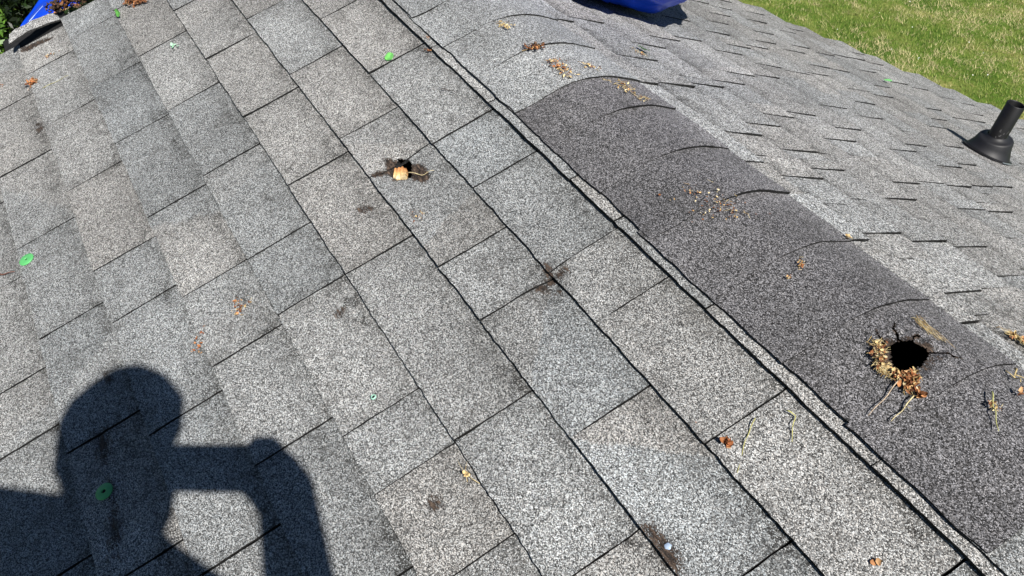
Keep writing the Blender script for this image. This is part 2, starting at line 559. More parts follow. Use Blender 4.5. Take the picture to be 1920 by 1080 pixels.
def make_near_slope():
    m = MB()
    k = -1
    while True:
        d1 = (k + 1) * E; d0 = d1 - E
        if d0 > -VEAVE: break
        js = ROWS_A.get(k)
        if js is None:
            js = []; u = URAKE + random.uniform(.1, .3)
            while u < 0.8: js.append(u); u += random.choice([.305, .305, .305, .16])
        js = list(js)
        while js[-1] < UEND - .3: js.append(js[-1] + .305)
        edges = [(-1.728 if k == 5 else URAKE) + random.uniform(-.004, .004)] + js + [UEND]
        for a, b in zip(edges[:-1], edges[1:]):
            g = random.uniform(.0010, .0019) * (1.45 if (a + b) / 2 < -.35 or d0 > .55 else 1)
            mid = (a + b) / 2
            vis = mid < 1.35 and d0 < 1.2
            if vis and touches(a, b, -d1, -d0): cell = .0045
            elif vis: cell = .012
            else: cell = .05
            tone = random.gauss(.94, .042); blue = random.random() ** 1.5
            if blue > .65: tone *= .92
            sp = None
            if random.random() < .35: sp = (random.uniform(.25, .75), random.uniform(-1.2, 1.2), random.gauss(.94, .045), random.random() ** 1.5)
            dd0 = d0 if k >= 0 else -.085
            lift = random.choice([0, .001, .002, .003, .004]) if 0 <= k < 3 else (random.uniform(.004, .007) if k < 0 else random.choice([0, 0, 0, .001]))
            slab_tab(m, FA, a + g, b - g, dd0, d1, .0064 if k < 3 else .0044, tone, blue, lift, cell, random.random() * 20, True, sp, 1.0)
        k += 1
    o = m.build('roof_slope', M_SH, house)
    return o


def make_far_slope():
    m = MB()
    k = 0
    while True:
        d1 = .212 + (k) * E; d0 = d1 - E
        if d0 > SEAVE: break
        ul = umin_far((d0 + d1) / 2) + random.uniform(-.02, .02)
        edges = [ul]
        u = ul + random.uniform(.06, .3)
        while u < UEND - .1:
            edges.append(u); u += random.choice([.04, .06, .08, .10, .12, .15, .19])
        edges.append(UEND)
        hi = random.random() < .5
        for a, b in zip(edges[:-1], edges[1:]):
            hi = not hi
            g = random.uniform(.0012, .0023)
            mid = (a + b) / 2
            cell = .02 if mid < .9 else .06
            tone = random.gauss(.95, .07); blue = random.random() ** 1.5 * .7
            dd0 = max(d0, .085)
            slab_tab(m, FB, a + g, b - g, dd0, d1, .0036 + (.0032 if hi else 0), tone, blue, random.choice([0, 0, .001]), cell, random.random() * 20, False, None, 1.45)
        k += 1
    return m.build('roof_slope', M_SHB, house)


make_near_slope()
make_far_slope()

# underlayment and decking below the tabs
m = MB()
for fn, far in ((FA, False), (FB, True)):
    top = .085
    for (n0, n1) in ((-.017, -.04),):
        ds = np.arange(top, (SEAVE if far else -VEAVE), .2).tolist() + [SEAVE if far else -VEAVE]
        if not far: ds = [-VR + .085, .165, .285] + [x for x in np.arange(.4, -VEAVE, .2)] + [-VEAVE]
        pr = []
        for d in ds:
            ua = umin_far(d) + .012 if far else URAKE + .012
            pr.append((ua, d))
        vs, fs = [], []
        for ua, d in pr:
            vs += [fn(ua, d, n0), fn(UEND - .01, d, n0), fn(ua, d, n1), fn(UEND - .01, d, n1)]
        for i in range(len(pr) - 1):
            b, c = 4 * i, 4 * i + 4
            if not far and -.02 < (pr[i][1] + pr[i + 1][1]) / 2 - .1 < .25:
                pass
            if not far and i == 1:                     # the puncture goes right through this board
                x0, x1 = -.425, -.335
                e_ = [(pr[i][0], x0), (x1, UEND - .01)]
                for a0, a1 in e_:
                    q = [fn(a0, pr[i][1], n0), fn(a1, pr[i][1], n0), fn(a1, pr[i + 1][1], n0), fn(a0, pr[i + 1][1], n0)]
                    q += [fn(a0, pr[i][1], n1), fn(a1, pr[i][1], n1), fn(a1, pr[i + 1][1], n1), fn(a0, pr[i + 1][1], n1)]
                    m.add(q, [(0, 1, 2, 3), (7, 6, 5, 4), (1, 5, 6, 2), (0, 3, 7, 4)], (1, 1, 1, 1), False)
                continue
            fs += [(b, b + 1, c + 1, c), (b + 2, c + 2, c + 3, b + 3), (b, c, c + 2, b + 2), (b + 1, b + 3, c + 3, c + 1)]
        fs += [(0, 2, 3, 1), (len(vs) - 4, len(vs) - 3, len(vs) - 1, len(vs) - 2)]
        m.add(vs, fs, (1, 1, 1, 1), False)
m.build('roof_deck', M_UND, house)

# ------------------------------------------------------------------ ridge caps
HOLE_C = [(.516, -.036), (.518, -.020), (.521, -.008), (.533, -.001), (.543, .007), (.555, .003), (.562, -.010), (.566, -.022), (.568, -.042), (.559, -.054), (.549, -.062), (.541, -.054), (.531, -.046)]
CRACKS = [[(.485, -.028), (.496, -.034), (.505, -.034), (.513, -.042), (.522, -.040)],
          [(.487, .006), (.493, .000), (.497, -.007), (.506, -.008), (.514, -.016), (.520, -.014)],
          [(.555, .003), (.558, .012), (.566, .014), (.569, .022), (.578, .024), (.583, .032)],
          [(.528, -.002), (.522, .008), (.524, .013)],
          [(.492, -.050), (.500, -.044), (.508, -.046), (.514, -.042)]]


def crack_d(u, w):
    d = 9.
    for P in CRACKS:
        for i in range(len(P) - 1):
            (ax, ay), (bx, by) = P[i], P[i + 1]
            dx, dy = bx - ax, by - ay
            t = max(0, min(1, ((u - ax) * dx + (w - ay) * dy) / (dx * dx + dy * dy)))
            d = min(d, math.hypot(u - ax - t * dx, w - ay - t * dy) / (.0006 + .0015 * (i + t) / (len(P) - 1) if P is not CRACKS[2] else .0021 - .0014 * (i + t) / (len(P) - 1)))
    return d


CAPU = [-1.765, -1.60, -1.445, -1.285, -1.12, -.96, -.80, -.645, -.49, -.322, -.19, -.025, .135, .295, .453, .613, .800, .965, 1.125]
while CAPU[-1] < UEND - .3: CAPU.append(CAPU[-1] + .16)


def make_cap(i):
    u0 = CAPU[i] - (.035 if i else 0)
    u1 = CAPU[i + 1] if i + 1 < len(CAPU) else UEND
    hurt = abs(CAPU[i] - .453) < .01
    dark = -.33 < CAPU[i] < .79
    cell = .0024 if hurt else (.008 if -1.3 < u0 < 1 else .03)
    W0, W1 = -.168 + random.uniform(-.004, .004), .139 + random.uniform(-.004, .004)
    if hurt: W0 = -.164
    nu = max(3, int((u1 - u0) / cell)); nw = max(14, int((W1 - W0) / cell))
    tone = random.gauss(1.0, .04); blue = .75 if not dark else random.uniform(.2, .6)
    if not dark: tone *= .78 if CAPU[i] > .7 else 1.02
    ph = random.random() * 30
    lift = random.uniform(.0006, .0018) if u1 < .2 else random.uniform(.0001, .0006)
    edge = random.uniform(.004, .008)
    m = MB()
    vs, cs = [], []
    skew = random.uniform(-.006, .006)
    for j in range(nw + 1):
        w = W0 + (W1 - W0) * j / nw
        for a in range(nu + 1):
            fu = a / nu
            u = u0 + (u1 - u0) * fu
            if a == nu: u += .0025 * sn(w * 18, ph) + .001 * sn(w * 90, ph)
            u += skew * (w / .17) * fu
            ww = w
            if j == 0: ww += .0035 * sn(u * 22, ph) + .0012 * sn(u * 110, ph)
            if j == nw: ww += .003 * sn(u * 22, ph + 7) + .001 * sn(u * 110, ph)
            n = .0078 + lift * fu ** 1.3 * (1 if w > 0 else .4) - (.0036 - .0020 * min(1, max(0, .3 - w / .09))) * (1 - fu) + edge * max(0, (-w - .12) / .05)
            n += .0018 * sn(u * 9, w * 9, ph) + .0007 * sn(u * 30, w * 30, ph)
            fe = 0.
            if hurt:
                d = pdist(u, w, HOLE_C)
                if d < .09:
                    n += (.0065 if w > -.02 else .003) * math.exp(-(max(d, 0) / .028) ** 2) * (.4 + sn(u * 60, w * 60, 5)) - .004 * math.exp(-(max(d, 0) / .012) ** 2)
                    fe = max(0, .85 - d / .017 + .5 * sn(u * 60, w * 60, 14))
                    c = crack_d(u, w)
                    if c < 3: n += .0012 * (3 - c) / 3 * (1 if sn(u * 40, w * 40) > 0 else -.4)
                    if c < 1.8: fe = max(fe, .7)
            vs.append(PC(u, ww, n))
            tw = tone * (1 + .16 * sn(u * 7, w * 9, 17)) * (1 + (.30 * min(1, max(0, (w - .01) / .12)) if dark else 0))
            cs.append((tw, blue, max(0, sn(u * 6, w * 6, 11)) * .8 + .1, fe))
    V = nu + 1
    fs = []
    for j in range(nw):
        for a in range(nu):
            if hurt:
                u = u0 + (u1 - u0) * (a + .5) / nu; w = W0 + (W1 - W0) * (j + .5) / nw
                if pdist(u, w, HOLE_C) < .0045 * sn(u * 95, w * 95, 2) + .0018 * sn(u * 260, w * 260, 4): continue
                if crack_d(u + .0016 * sn(u * 160, w * 160, 21), w + .0016 * sn(u * 160, w * 160, 31)) < 1 + .6 * sn(u * 200, w * 200, 7): continue
            fs.append((j * V + a, j * V + a + 1, (j + 1) * V + a + 1, (j + 1) * V + a))
    m.add(vs, fs, cs)
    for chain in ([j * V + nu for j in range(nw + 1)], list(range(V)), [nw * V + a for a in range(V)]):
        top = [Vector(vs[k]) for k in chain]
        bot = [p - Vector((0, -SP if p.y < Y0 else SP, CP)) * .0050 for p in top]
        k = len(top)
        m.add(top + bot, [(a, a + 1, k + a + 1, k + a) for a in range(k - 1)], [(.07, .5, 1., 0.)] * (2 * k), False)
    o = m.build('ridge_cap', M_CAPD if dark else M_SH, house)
    if hurt: o['label'] = 'charcoal ridge cap with a ragged hole and cracks'
    elif dark: o['label'] = 'charcoal ridge cap'
    return o


for i in range(len(CAPU)): make_cap(i)

# ------------------------------------------------------------------ walls, fascia, ceiling of the house
def roof_z(y):
    return (y / CP) * SP + HGT if y < Y0 else Z0 - (y - Y0) / CP * SP


m = MB()
foot = [(-1.5, -2.5), (3.1, -2.5), (3.1, Y0), (3.1, 2.75), (-.25, 2.75), (-1.42, 1.35), (-1.5, Y0)]
k = len(foot)
vs = [Vector((x, y, 0)) for x, y in foot] + [Vector((x, y, roof_z(y) - .07)) for x, y in foot]
m.add(vs, [(i, (i + 1) % k, k + (i + 1) % k, k + i) for i in range(k)], (1, 1, 1, 1), False)
t = NT('lap_siding')
co = t.n('TexCoord').outputs['Object']
wv = t.n('TexWave', wave_type='BANDS', bands_direction='Z', wave_profile='SAW', i_Scale=1.4)
t.l(co, wv.inputs['Vector'])
bp = t.n('Bump', i_Strength=0.6, i_Distance=0.015)
t.l(wv.outputs[1], bp.inputs['Height']); t.l(bp.outputs[0], t.b.inputs['Normal'])
t.b.inputs['Base Color'].default_value = (.55, .53, .49, 1)
t.b.inputs['Roughness'].default_value = .7
m.build('wall', t.m, house)
m = MB()
m.add([Vector((x, y, 2.2)) for x, y in foot], [tuple(range(k))], (1, 1, 1, 1), False)
m.build('ceiling', M_DARK, house)


def board(m, p, q, w, hdir, tdir, th):
    p, q = Vector(p), Vector(q)
    a = Vector(hdir) * w; b = Vector(tdir) * th
    vs = [p, q, q + a, p + a, p + b, q + b, q + a + b, p + a + b]
    m.add(vs, [(0, 1, 2, 3), (7, 6, 5, 4), (0, 4, 5, 1), (1, 5, 6, 2), (2, 6, 7, 3), (3, 7, 4, 0)], (1, 1, 1, 1), False)


for p, q, td in ((PA(URAKE + .02, VEAVE + .02, -.032), PA(URAKE + .02, VR, -.032), (1, 0, 0)),
                 (PA(URAKE + .02, VEAVE + .02, -.032), PA(UEND - .02, VEAVE + .02, -.032), (0, 1, 0)),
                 (PB(umin_far(SEAVE) + .02, SEAVE - .02, -.032), PB(UEND - .02, SEAVE - .02, -.032), (0, -1, 0)),
                 (PB(URAKE + .02, 0.0, -.032), PB(URAKE + .02, 1.44, -.032), (1, 0, 0)),
                 (PB(umin_far(1.44) + .02, 1.44, -.032), PB(umin_far(SEAVE) + .02, SEAVE - .02, -.032), (1, 0, 0))):
    m = MB()
    board(m, p, q, .14, (0, 0, -1), td, .02)
    m.build('fascia', M_SIDE, house)

# splintered wood standing in the smaller puncture
m = MB()
ax_ = (.80, -.60)                                   # the way the grain runs, in roof coordinates
for i in range(7):
    off = (i - 3) * .0036
    cu, cv = -.3705 + off * .60, -.2335 + off * .80
    ln0, ln1 = random.uniform(.011, .017), random.uniform(.008, .014)
    wd = random.uniform(.0018, .0023)
    h = random.uniform(-.0012, .0012)
    P_ = []
    for t_, w_ in ((-ln0, .7), (-ln0 * .3, 1.), (ln1 * .4, 1.), (ln1, .75)):
        for sg in (-1, 1):
            for dz in (0, -.012):
                P_.append(PA(cu + ax_[0] * t_ + .60 * sg * wd * w_, cv + ax_[1] * t_ + .80 * sg * wd * w_, h + dz + random.uniform(-.0008, .0008) - .1 * t_))
    k = random.uniform(.75, 1.1)
    cs_ = []
    for q in range(4):
        c = ((.50, .22, .08), (.62, .36, .15), (.70, .52, .27), (.74, .60, .36))[q]
        cs_ += [(c[0] * k, c[1] * k, c[2] * k, 1)] * 4
    fs_ = []
    for q in range(3):
        a0, b0 = q * 4, q * 4 + 4
        fs_ += [(a0, a0 + 2, b0 + 2, b0), (a0, b0, b0 + 1, a0 + 1), (a0 + 2, a0 + 3, b0 + 3, b0 + 2)]
    fs_ += [(0, 1, 3, 2), (12, 14, 15, 13)]
    m.add(P_, fs_, cs_, False)
o = m.build('wood_splinter', M_LIT, house)
o['label'] = 'broken pale wood showing in the brown-edged puncture'
# ------------------------------------------------------------------ plumbing vent on the far slope
def vent():
    u, s = -0.2925, 1.632
    b = PB(u, s)
    root = empty('vent_pipe', b)
    tag(root, 'black plastic vent pipe in a rubber boot on the far slope', 'vent pipe')
    nB = Vector((0, SP, CP)); dS = Vector((0, CP, -SP)); uX = Vector((1, 0, 0)); Z = Vector((0, 0, 1))
    lean = Vector((0.492, 0.869, 0)) * .14
    ax = (Z + lean * .9).normalized()
    # flange sheet and its bare edge
    m = MB()
    N = 32
    ring = []
    for k in range(N):
        a = 2 * math.pi * k / N
        c, sn_ = math.cos(a), math.sin(a)
        r = .072 / max(abs(c), abs(sn_)) ** .35
        ring.append(b + uX * (c * r) + dS * (sn_ * r) + nB * .009)
    low = [p - nB * .004 for p in ring]
    m.add(ring + low, [tuple(range(N))] + [(k, N + k, N + (k + 1) % N, (k + 1) % N) for k in range(N)], (1, 1, 1, 1), False)
    m.build('flange', M_RUB, root)
    m = MB()
    pts = []
    for k in range(9):
        t_ = k / 8
        pts.append(b + uX * (.076 + .002 * math.sin(t_ * 3)) + dS * (-.045 + .05 * t_) + nB * .012)
    q = [p + uX * .006 - nB * .0015 for p in pts] 
    m.add(pts + q, [(k, k + 1, 10 + k, 9 + k) for k in range(8)], (1, 1, 1, 1), False)
    m.build('metal_edge', M_ALU, root)
    # boot: an oval skirt on the slope closing to a level rim, then a flat collar round the pipe
    m = MB()
    def ringp(center, r, lev, h):
        out = []
        for k in range(N):
            a = 2 * math.pi * k / N
            p = center + uX * (math.cos(a) * r) + (Vector((0, 1, 0)) if lev else dS) * (math.sin(a) * r) + (Z if lev else nB) * h
            out.append(p)
        return out
    top = b + ax * .062
    R1 = ringp(b, .070, False, .010); R2 = ringp(b, .066, False, .016)
    R4 = ringp(top, .052, True, -.004); R5 = ringp(top, .049, True, .0); R6 = ringp(top, .043, True, .0005)
    R3 = [p.lerp(q_, .55) * 1.0 for p, q_ in zip(R2, R4)]
    R3 = [p + (p - (b + ax * .035)).normalized() * -.002 for p in R3]
    R7 = ringp(top, .032, True, .003); R8 = ringp(top, .0278, True, .010)
    rs = [R1, R2, R3, R4, R5, R6, R7, R8]
    vs = [p for r_ in rs for p in r_]
    m.add(vs, [(i * N + k, i * N + (k + 1) % N, (i + 1) * N + (k + 1) % N, (i + 1) * N + k) for i in range(len(rs) - 1) for k in range(N)])
    m.build('boot', M_RUB, root)
    m = MB()
    r0, r1 = .0268, .0232
    base, tip = b - ax * .05, b + ax * .178
    def circ(c, r): 
        x = ax.cross(Vector((0, 1, 0))).normalized(); y = ax.cross(x)
        return [c + (x * math.cos(2 * math.pi * k / N) + y * math.sin(2 * math.pi * k / N)) * r for k in range(N)]
    rs = [circ(base, r0), circ(tip - ax * .0012, r0), circ(tip, r0 - .001), circ(tip, r1 + .001), circ(tip - ax * .002, r1), circ(base, r1)]
    vs = [p for r_ in rs for p in r_]
    m.add(vs, [(i * N + k, i * N + (k + 1) % N, (i + 1) * N + (k + 1) % N, (i + 1) * N + k) for i in range(len(rs) - 1) for k in range(N)])
    m.build('pipe', M_PVC, root)
    # pale scuffs left by the primer near the foot of the pipe
    m = MB()
    x = (CAM - b); x.z = 0; x.normalize(); y = Z.cross(x)
    for _ in range(9):
        a = random.uniform(-.4, .9); h = random.uniform(.072, .100)
        c, s2 = math.cos(a), math.sin(a)
        o_ = b + ax * h + (x * c + y * s2) * (r0 + .0004); tg = (y * c - x * s2); ln = random.uniform(.0015, .005); w_ = random.uniform(.0006, .0014)
        d = (tg * random.uniform(-1, 1) + ax).normalized(); e_ = d.cross(x * c + y * s2)
        m.add([o_ - d * ln - e_ * w_, o_ - d * ln + e_ * w_, o_ + d * ln + e_ * w_, o_ + d * ln - e_ * w_], [(0, 1, 2, 3)], (.09, .09, .09, 1))
    m.build('scuff_marks', M_LIT, root)


vent()

# ------------------------------------------------------------------ leaves, litter and small bits
SF = {'A': PA, 'B': PB, 'C': PC}
LIFT = {'A': .0045, 'B': .006, 'C': .0105}


def surf(kind, a, b):
    fn = SF[kind]
    e = .001
    base = LIFT[kind]
    p = fn(a, b, base)
    x = (fn(a + e, b, base) - p).normalized(); y = (fn(a, b + e, base) - p).normalized()
    n = x.cross(y)
    if n.z < 0: n = -n
    return p, x, y, n.normalized()


def flake(m, p, x, y, n, ln, wd, rot, curl, col, tilt=0.3, up=.002):
    d = x * math.cos(rot) + y * math.sin(rot)
    e = n.cross(d)
    tl = random.uniform(-tilt, tilt); tw = random.uniform(-tilt, tilt)
    d2 = (d + n * tl).normalized(); e2 = (e + n * tw).normalized(); n2 = d2.cross(e2)
    vs = []
    for i in range(4):
        t = i / 3 - .5
        w = wd * (.35, 1, .85, .2)[i] * random.uniform(.8, 1.2)
        for sgn in (-1, 0, 1):
            vs.append(p + n * up + d2 * (t * ln) + e2 * (sgn * w * .5) + n2 * (curl * ln * (t * t * 1.6) + abs(sgn) * curl * wd * .45))
    fs = [(i * 3 + j, i * 3 + j + 1, i * 3 + j + 4, i * 3 + j + 3) for i in range(3) for j in range(2)]
    m.add(vs, fs, col)


def straw(m, pts, r, col):
    n = len(pts)
    m.tube(pts, [r * (1 - .5 * i / (n - 1)) for i in range(n)], col, 5)


TAN = [(.50, .36, .17), (.58, .44, .22), (.40, .26, .11), (.66, .55, .32)]
BRN = [(.19, .075, .028), (.28, .11, .04), (.12, .05, .025), (.36, .17, .07)]
ORG = [(.38, .15, .055), (.46, .21, .085), (.28, .10, .04), (.5, .30, .15)]
YEL = [(.54, .43, .21), (.46, .34, .15), (.60, .51, .30), (.30, .20, .085)]
DRK = [(.035, .022, .015), (.06, .035, .022), (.10, .06, .035)]


def clump(name, label, cat, kind, pts, spread, n, pal, size=(.003, .008), straws=0, slen=.02, curl=(.2, .9), grp=None, pile=.0):
    p0 = surf(kind, *pts[0])[0]
    m = MB()
    for _ in range(n):
        t = random.random() * (len(pts) - 1)
        i = min(int(t), len(pts) - 2) if len(pts) > 1 else 0
        f = t - i
        a = pts[i][0] * (1 - f) + pts[min(i + 1, len(pts) - 1)][0] * f
        b = pts[i][1] * (1 - f) + pts[min(i + 1, len(pts) - 1)][1] * f
        rr = random.gauss(0, 1)
        a += random.gauss(0, spread); b += random.gauss(0, spread)
        p, x, y, nn = surf(kind, a, b)
        c = random.choice(pal); k = random.uniform(.7, 1.25)
        s = random.uniform(*size)
        flake(m, p, x, y, nn, s, s * random.uniform(.4, .8), random.uniform(0, 6.3), random.uniform(*curl) * random.choice((1, 1, -.5)), (c[0] * k, c[1] * k, c[2] * k, 1), .6, .0012 + random.random() * (.002 + pile))
    for _ in range(straws):
        q = random.choice(pts)
        a = q[0] + random.gauss(0, spread); b = q[1] + random.gauss(0, spread)
        p, x, y, nn = surf(kind, a, b)
        an = random.uniform(0, 6.3); ln = slen * random.uniform(.5, 1.2); bend = random.uniform(-.4, .4)
        d = x * math.cos(an) + y * math.sin(an); e = nn.cross(d)
        c = random.choice(YEL)
        straw(m, [p + nn * (.0015 + .002 * random.random() + pile * .5 * random.random()) + d * ln * (k / 4 - .5) + e * bend * ln * (k / 4 - .5) ** 2 for k in range(5)], random.uniform(.0003, .0006), (*c, 1))
    o = m.build(name, M_LIT)
    return tag(o, label, cat, grp)


G = 'dry litter lying on the roof'
clump('litter_clump', 'small straw coloured litter clump highest up on the pale ridge caps', 'debris', 'C', [(-.612, -.032), (-.592, -.028)], .007, 34, TAN + YEL, (.003, .007), 10, .012, grp=G)
clump('litter_clump', 'dark reddish brown litter clump at a seam of the pale ridge caps', 'debris', 'C', [(-.490, -.038), (-.484, -.028), (-.476, -.016)], .006, 60, BRN + DRK, (.004, .009), 4, .012, grp=G, pile=.003)
clump('litter_clump', 'long streak of tan and brown litter just above the first charcoal ridge cap', 'debris', 'C', [(-.418, -.026), (-.395, -.022), (-.372, -.026), (-.345, -.030)], .008, 80, TAN + BRN + ORG, (.003, .008), 22, .016, grp=G)
clump('litter_clump', 'sparse tan litter on the far side of the last pale ridge cap', 'debris', 'C', [(-.375, .034), (-.345, .044)], .006, 24, TAN + BRN, (.003, .007), 8, .016, grp=G)
clump('litter_clump', 'bright yellow straw litter on the topmost charcoal ridge cap', 'debris', 'C', [(-.285, .050), (-.262, .052), (-.238, .052), (-.215, .060)], .008, 36, YEL + TAN + BRN, (.003, .008), 26, .022, grp=G)
clump('litter_clump', 'wide thin scatter of brown crumbs in the middle of the charcoal ridge', 'debris', 'C', [(.08, -.05), (.12, -.052), (.15, -.03), (.18, -.02)], .018, 90, BRN + TAN, (.002, .005), 10, .012)['kind'] = 'stuff'
clump('litter_clump', 'narrow tan leaf scrap on the crown of the charcoal ridge above the big hole', 'debris', 'C', [(.320, -.022), (.328, -.027), (.336, -.033)], .0025, 26, TAN + ORG, (.002, .005), 6, .010, grp=G)
clump('litter_clump', 'little tan crumb cluster near the side of the charcoal ridge facing the plain shingles', 'debris', 'C', [(.337, -.057), (.340, -.060)], .002, 9, TAN + ORG, (.002, .005), 1, .008, grp=G)
clump('seed_husk', 'pale seed husk at the far edge of a charcoal ridge cap', 'seed', 'C', [(.287, .128)], .003, 7, TAN, (.006, .011), 1, .01)
clump('litter_clump', 'rust coloured leaf pile spilling out of the lower rim of the big hole', 'debris', 'C', [(.560, -.071), (.571, -.063), (.579, -.052), (.580, -.064), (.587, -.066), (.593, -.070)], .0042, 170, ORG + BRN + BRN + TAN, (.004, .010), 40, .016, grp=G, pile=.004)
clump('litter_clump', 'pale straw and leaf wad on the left rim of the big hole', 'debris', 'C', [(.513, -.052), (.524, -.062), (.536, -.070), (.548, -.075)], .0042, 90, TAN + BRN + BRN + DRK, (.003, .007), 230, .013, grp=G, pile=.004)
clump('dry_leaf', 'single curled rust leaf lying just below the big hole litter', 'leaf', 'C', [(.605, -.071), (.608, -.069)], .0015, 12, ORG + BRN, (.006, .010), 0, pile=.009)
clump('dry_leaf', 'single orange leaf on the charcoal ridge near the right edge', 'leaf', 'C', [(.667, .047), (.668, .044)], .0012, 3, ORG, (.010, .014), 0, pile=.002)
clump('dry_leaf', 'flat brown leaf under a green twig on the lower charcoal ridge', 'leaf', 'C', [(.664, -.012), (.672, -.006)], .0045, 22, BRN + TAN, (.002, .006), 3, .012)
clump('litter_clump', 'straw clump on the grey far slope beside the ridge at the right edge', 'debris', 'B', [(.555, .240), (.565, .247), (.577, .252)], .008, 60, YEL + BRN + TAN, (.004, .011), 40, .03, grp=G, pile=.003)
clump('litter_clump', 'few brown crumbs on the far slope beside a green leaf', 'debris', 'B', [(-.54, .31), (-.52, .32)], .007, 24, BRN + TAN, (.003, .007), 4, .012, grp=G)
clump('litter_clump', 'small rust leaf clump on the grey shingles near the lifted rake shingle', 'debris', 'A', [(-1.508, -.850), (-1.495, -.846)], .007, 60, ORG + BRN, (.005, .011), 3, .012, grp=G, pile=.003)
clump('litter_clump', 'bright rust leaf heap by the upright green leaf', 'debris', 'A', [(-1.665, -.518), (-1.64, -.512), (-1.615, -.505), (-1.59, -.49)], .011, 170, ORG + BRN, (.006, .013), 4, .02, grp=G, pile=.006)
clump('leaf_heap', 'heap of dark rotted and orange leaves on the rake edge against the blue tarp', 'debris', 'A', [(-1.825, -.725), (-1.82, -.70), (-1.80, -.665), (-1.795, -.62), (-1.80, -.58)], .011, 520, DRK + DRK + DRK + DRK + BRN, (.006, .016), 24, .03, pile=.022)
clump('litter_clump', 'tiny brown crumbs on the shingles at the left edge', 'debris', 'A', [(-1.58, -.937), (-1.57, -.932)], .004, 10, BRN, (.003, .007), 0, grp=G)
clump('litter_clump', 'peach and brown crumbs between the small hole and the helmeted shadow', 'debris', 'A', [(-.30, -.626), (-.284, -.622), (-.268, -.636), (-.29, -.60)], .006, 34, ORG + TAN + BRN, (.003, .007), 2, .012, grp=G)
clump('litter_clump', 'thin trail of orange seed scraps above the shadow of the head', 'debris', 'A', [(-.29, -.705), (-.275, -.712), (-.25, -.724), (-.235, -.724)], .005, 18, ORG, (.003, .008), 0, grp=G)
clump('litter_clump', 'orange crumbs just under the small brown hole', 'debris', 'A', [(-.243, -.262), (-.222, -.256)], .006, 22, ORG + TAN, (.002, .005), 0, grp=G)
clump('dry_leaf', 'curled rust leaf on the plain shingles left of two green twigs', 'leaf', 'A', [(.498, -.120), (.501, -.118)], .002, 16, ORG, (.007, .012), 0, pile=.006)
clump('litter_clump', 'faint pinkish crumbs beside a shingle joint left of the curled rust leaf', 'debris', 'A', [(.452, -.138), (.462, -.134)], .005, 8, ORG + TAN, (.002, .004), 0, grp=G)
clump('dry_leaf', 'small tan leaf scrap on the shingles at the bottom edge', 'leaf', 'A', [(.735, -.085), (.737, -.083)], .001, 4, ORG + TAN, (.008, .011), 0)
clump('litter_clump', 'brown crumbs tucked under the top course beside the ridge', 'debris', 'A', [(-.677, -.012), (-.668, -.008)], .004, 14, BRN, (.003, .006), 0, grp=G)
clump('dry_leaf', 'pale dead leaf and stems by a shingle joint above the star shaped tear', 'leaf', 'A', [(.296, -.442), (.298, -.440)], .002, 4, TAN, (.007, .012), 2, .05)
clump('litter_clump', 'tan crumbs on the leftmost shingles near the rake', 'debris', 'A', [(-1.60, -.80), (-1.59, -.77)], .006, 16, BRN + TAN, (.003, .007), 0, grp=G)
clump('litter_clump', 'orange crumbs at the top edge left of the pale ridge caps', 'debris', 'A', [(-.73, .012), (-.71, .010)], .004, 14, ORG, (.003, .006), 0, grp=G)


def twig(name, label, kind, ab, r, col, bend=.002, cat='twig', fork=None, up=.0025):
    m = MB()
    pts = []
    for i in range(len(ab) - 1):
        for k in range(5):
            f = k / 5
            pts.append((ab[i][0] * (1 - f) + ab[i + 1][0] * f, ab[i][1] * (1 - f) + ab[i + 1][1] * f))
    pts.append(ab[-1])
    P = []
    for j, (a, b) in enumerate(pts):
        p, x, y, n = surf(kind, a, b)
        P.append(p + n * (up + bend * math.sin(j * .9)) + x * .0008 * sn(j * .4, r * 900))
    straw(m, P, r, col)
    if fork:
        for (i0, a, b) in fork:
            p, x, y, n = surf(kind, a, b)
            straw(m, [P[i0], P[i0].lerp(p, .5) + n * .003, p + n * .005], r * .7, col)
    return tag(m.build(name, M_LIT), label, cat)


twig('twig', 'pale stem running from the big hole down to the left', 'C', [(.569, -.066), (.578, -.098), (.586, -.14)], .0010, (.46, .36, .26, 1))
twig('twig', 'yellowish bent stem below the big hole ending at the rust leaf', 'C', [(.600, -.075), (.606, -.098), (.610, -.124)], .0011, (.55, .47, .27, 1), fork=[(4, .612, -.093)])
twig('twig', 'forked pale twig with a black shadow at the right edge of the ridge', 'C', [(.630, .086), (.641, .072), (.655, .060)], .0013, (.45, .36, .18, 1), .004, fork=[(4, .650, .085), (6, .628, .066)], up=.006)
twig('twig', 'olive green twig on the lower charcoal ridge', 'C', [(.650, .008), (.668, -.010), (.680, -.020), (.700, -.038)], .0012, (.36, .36, .14, 1), .002, up=.004)
twig('twig', 'long thin green twig on the plain shingles beside the rust leaf', 'A', [(.492, -.066), (.502, -.085), (.515, -.105), (.541, -.138)], .0009, (.40, .38, .15, 1))
twig('twig', 'short kinked yellow green twig nearest the ridge strip', 'A', [(.510, -.026), (.523, -.022), (.535, -.038), (.551, -.053)], .0010, (.46, .44, .16, 1))
twig('twig', 'small dark curved twig on the shingles below the pale ridge caps', 'A', [(-.523, -.051), (-.508, -.040), (-.488, -.034)], .0010, (.05, .035, .03, 1))
twig('grass_stem', 'dry stem lying across the brown tear of the small hole', 'A', [(-.352, -.223), (-.325, -.202), (-.313, -.178)], .0008, (.62, .52, .30, 1), .003, 'stem')
twig('twig', 'reddish twig at the left edge below the bright green washer', 'A', [(-.815, -1.06), (-.785, -1.045), (-.765, -1.015)], .0018, (.16, .07, .05, 1))
twig('grass_stem', 'faint green stem on the shingles near the left rake edge', 'A', [(-1.44, -.83), (-1.435, -.79), (-1.43, -.755)], .0008, (.36, .34, .15, 1), .001, 'stem')
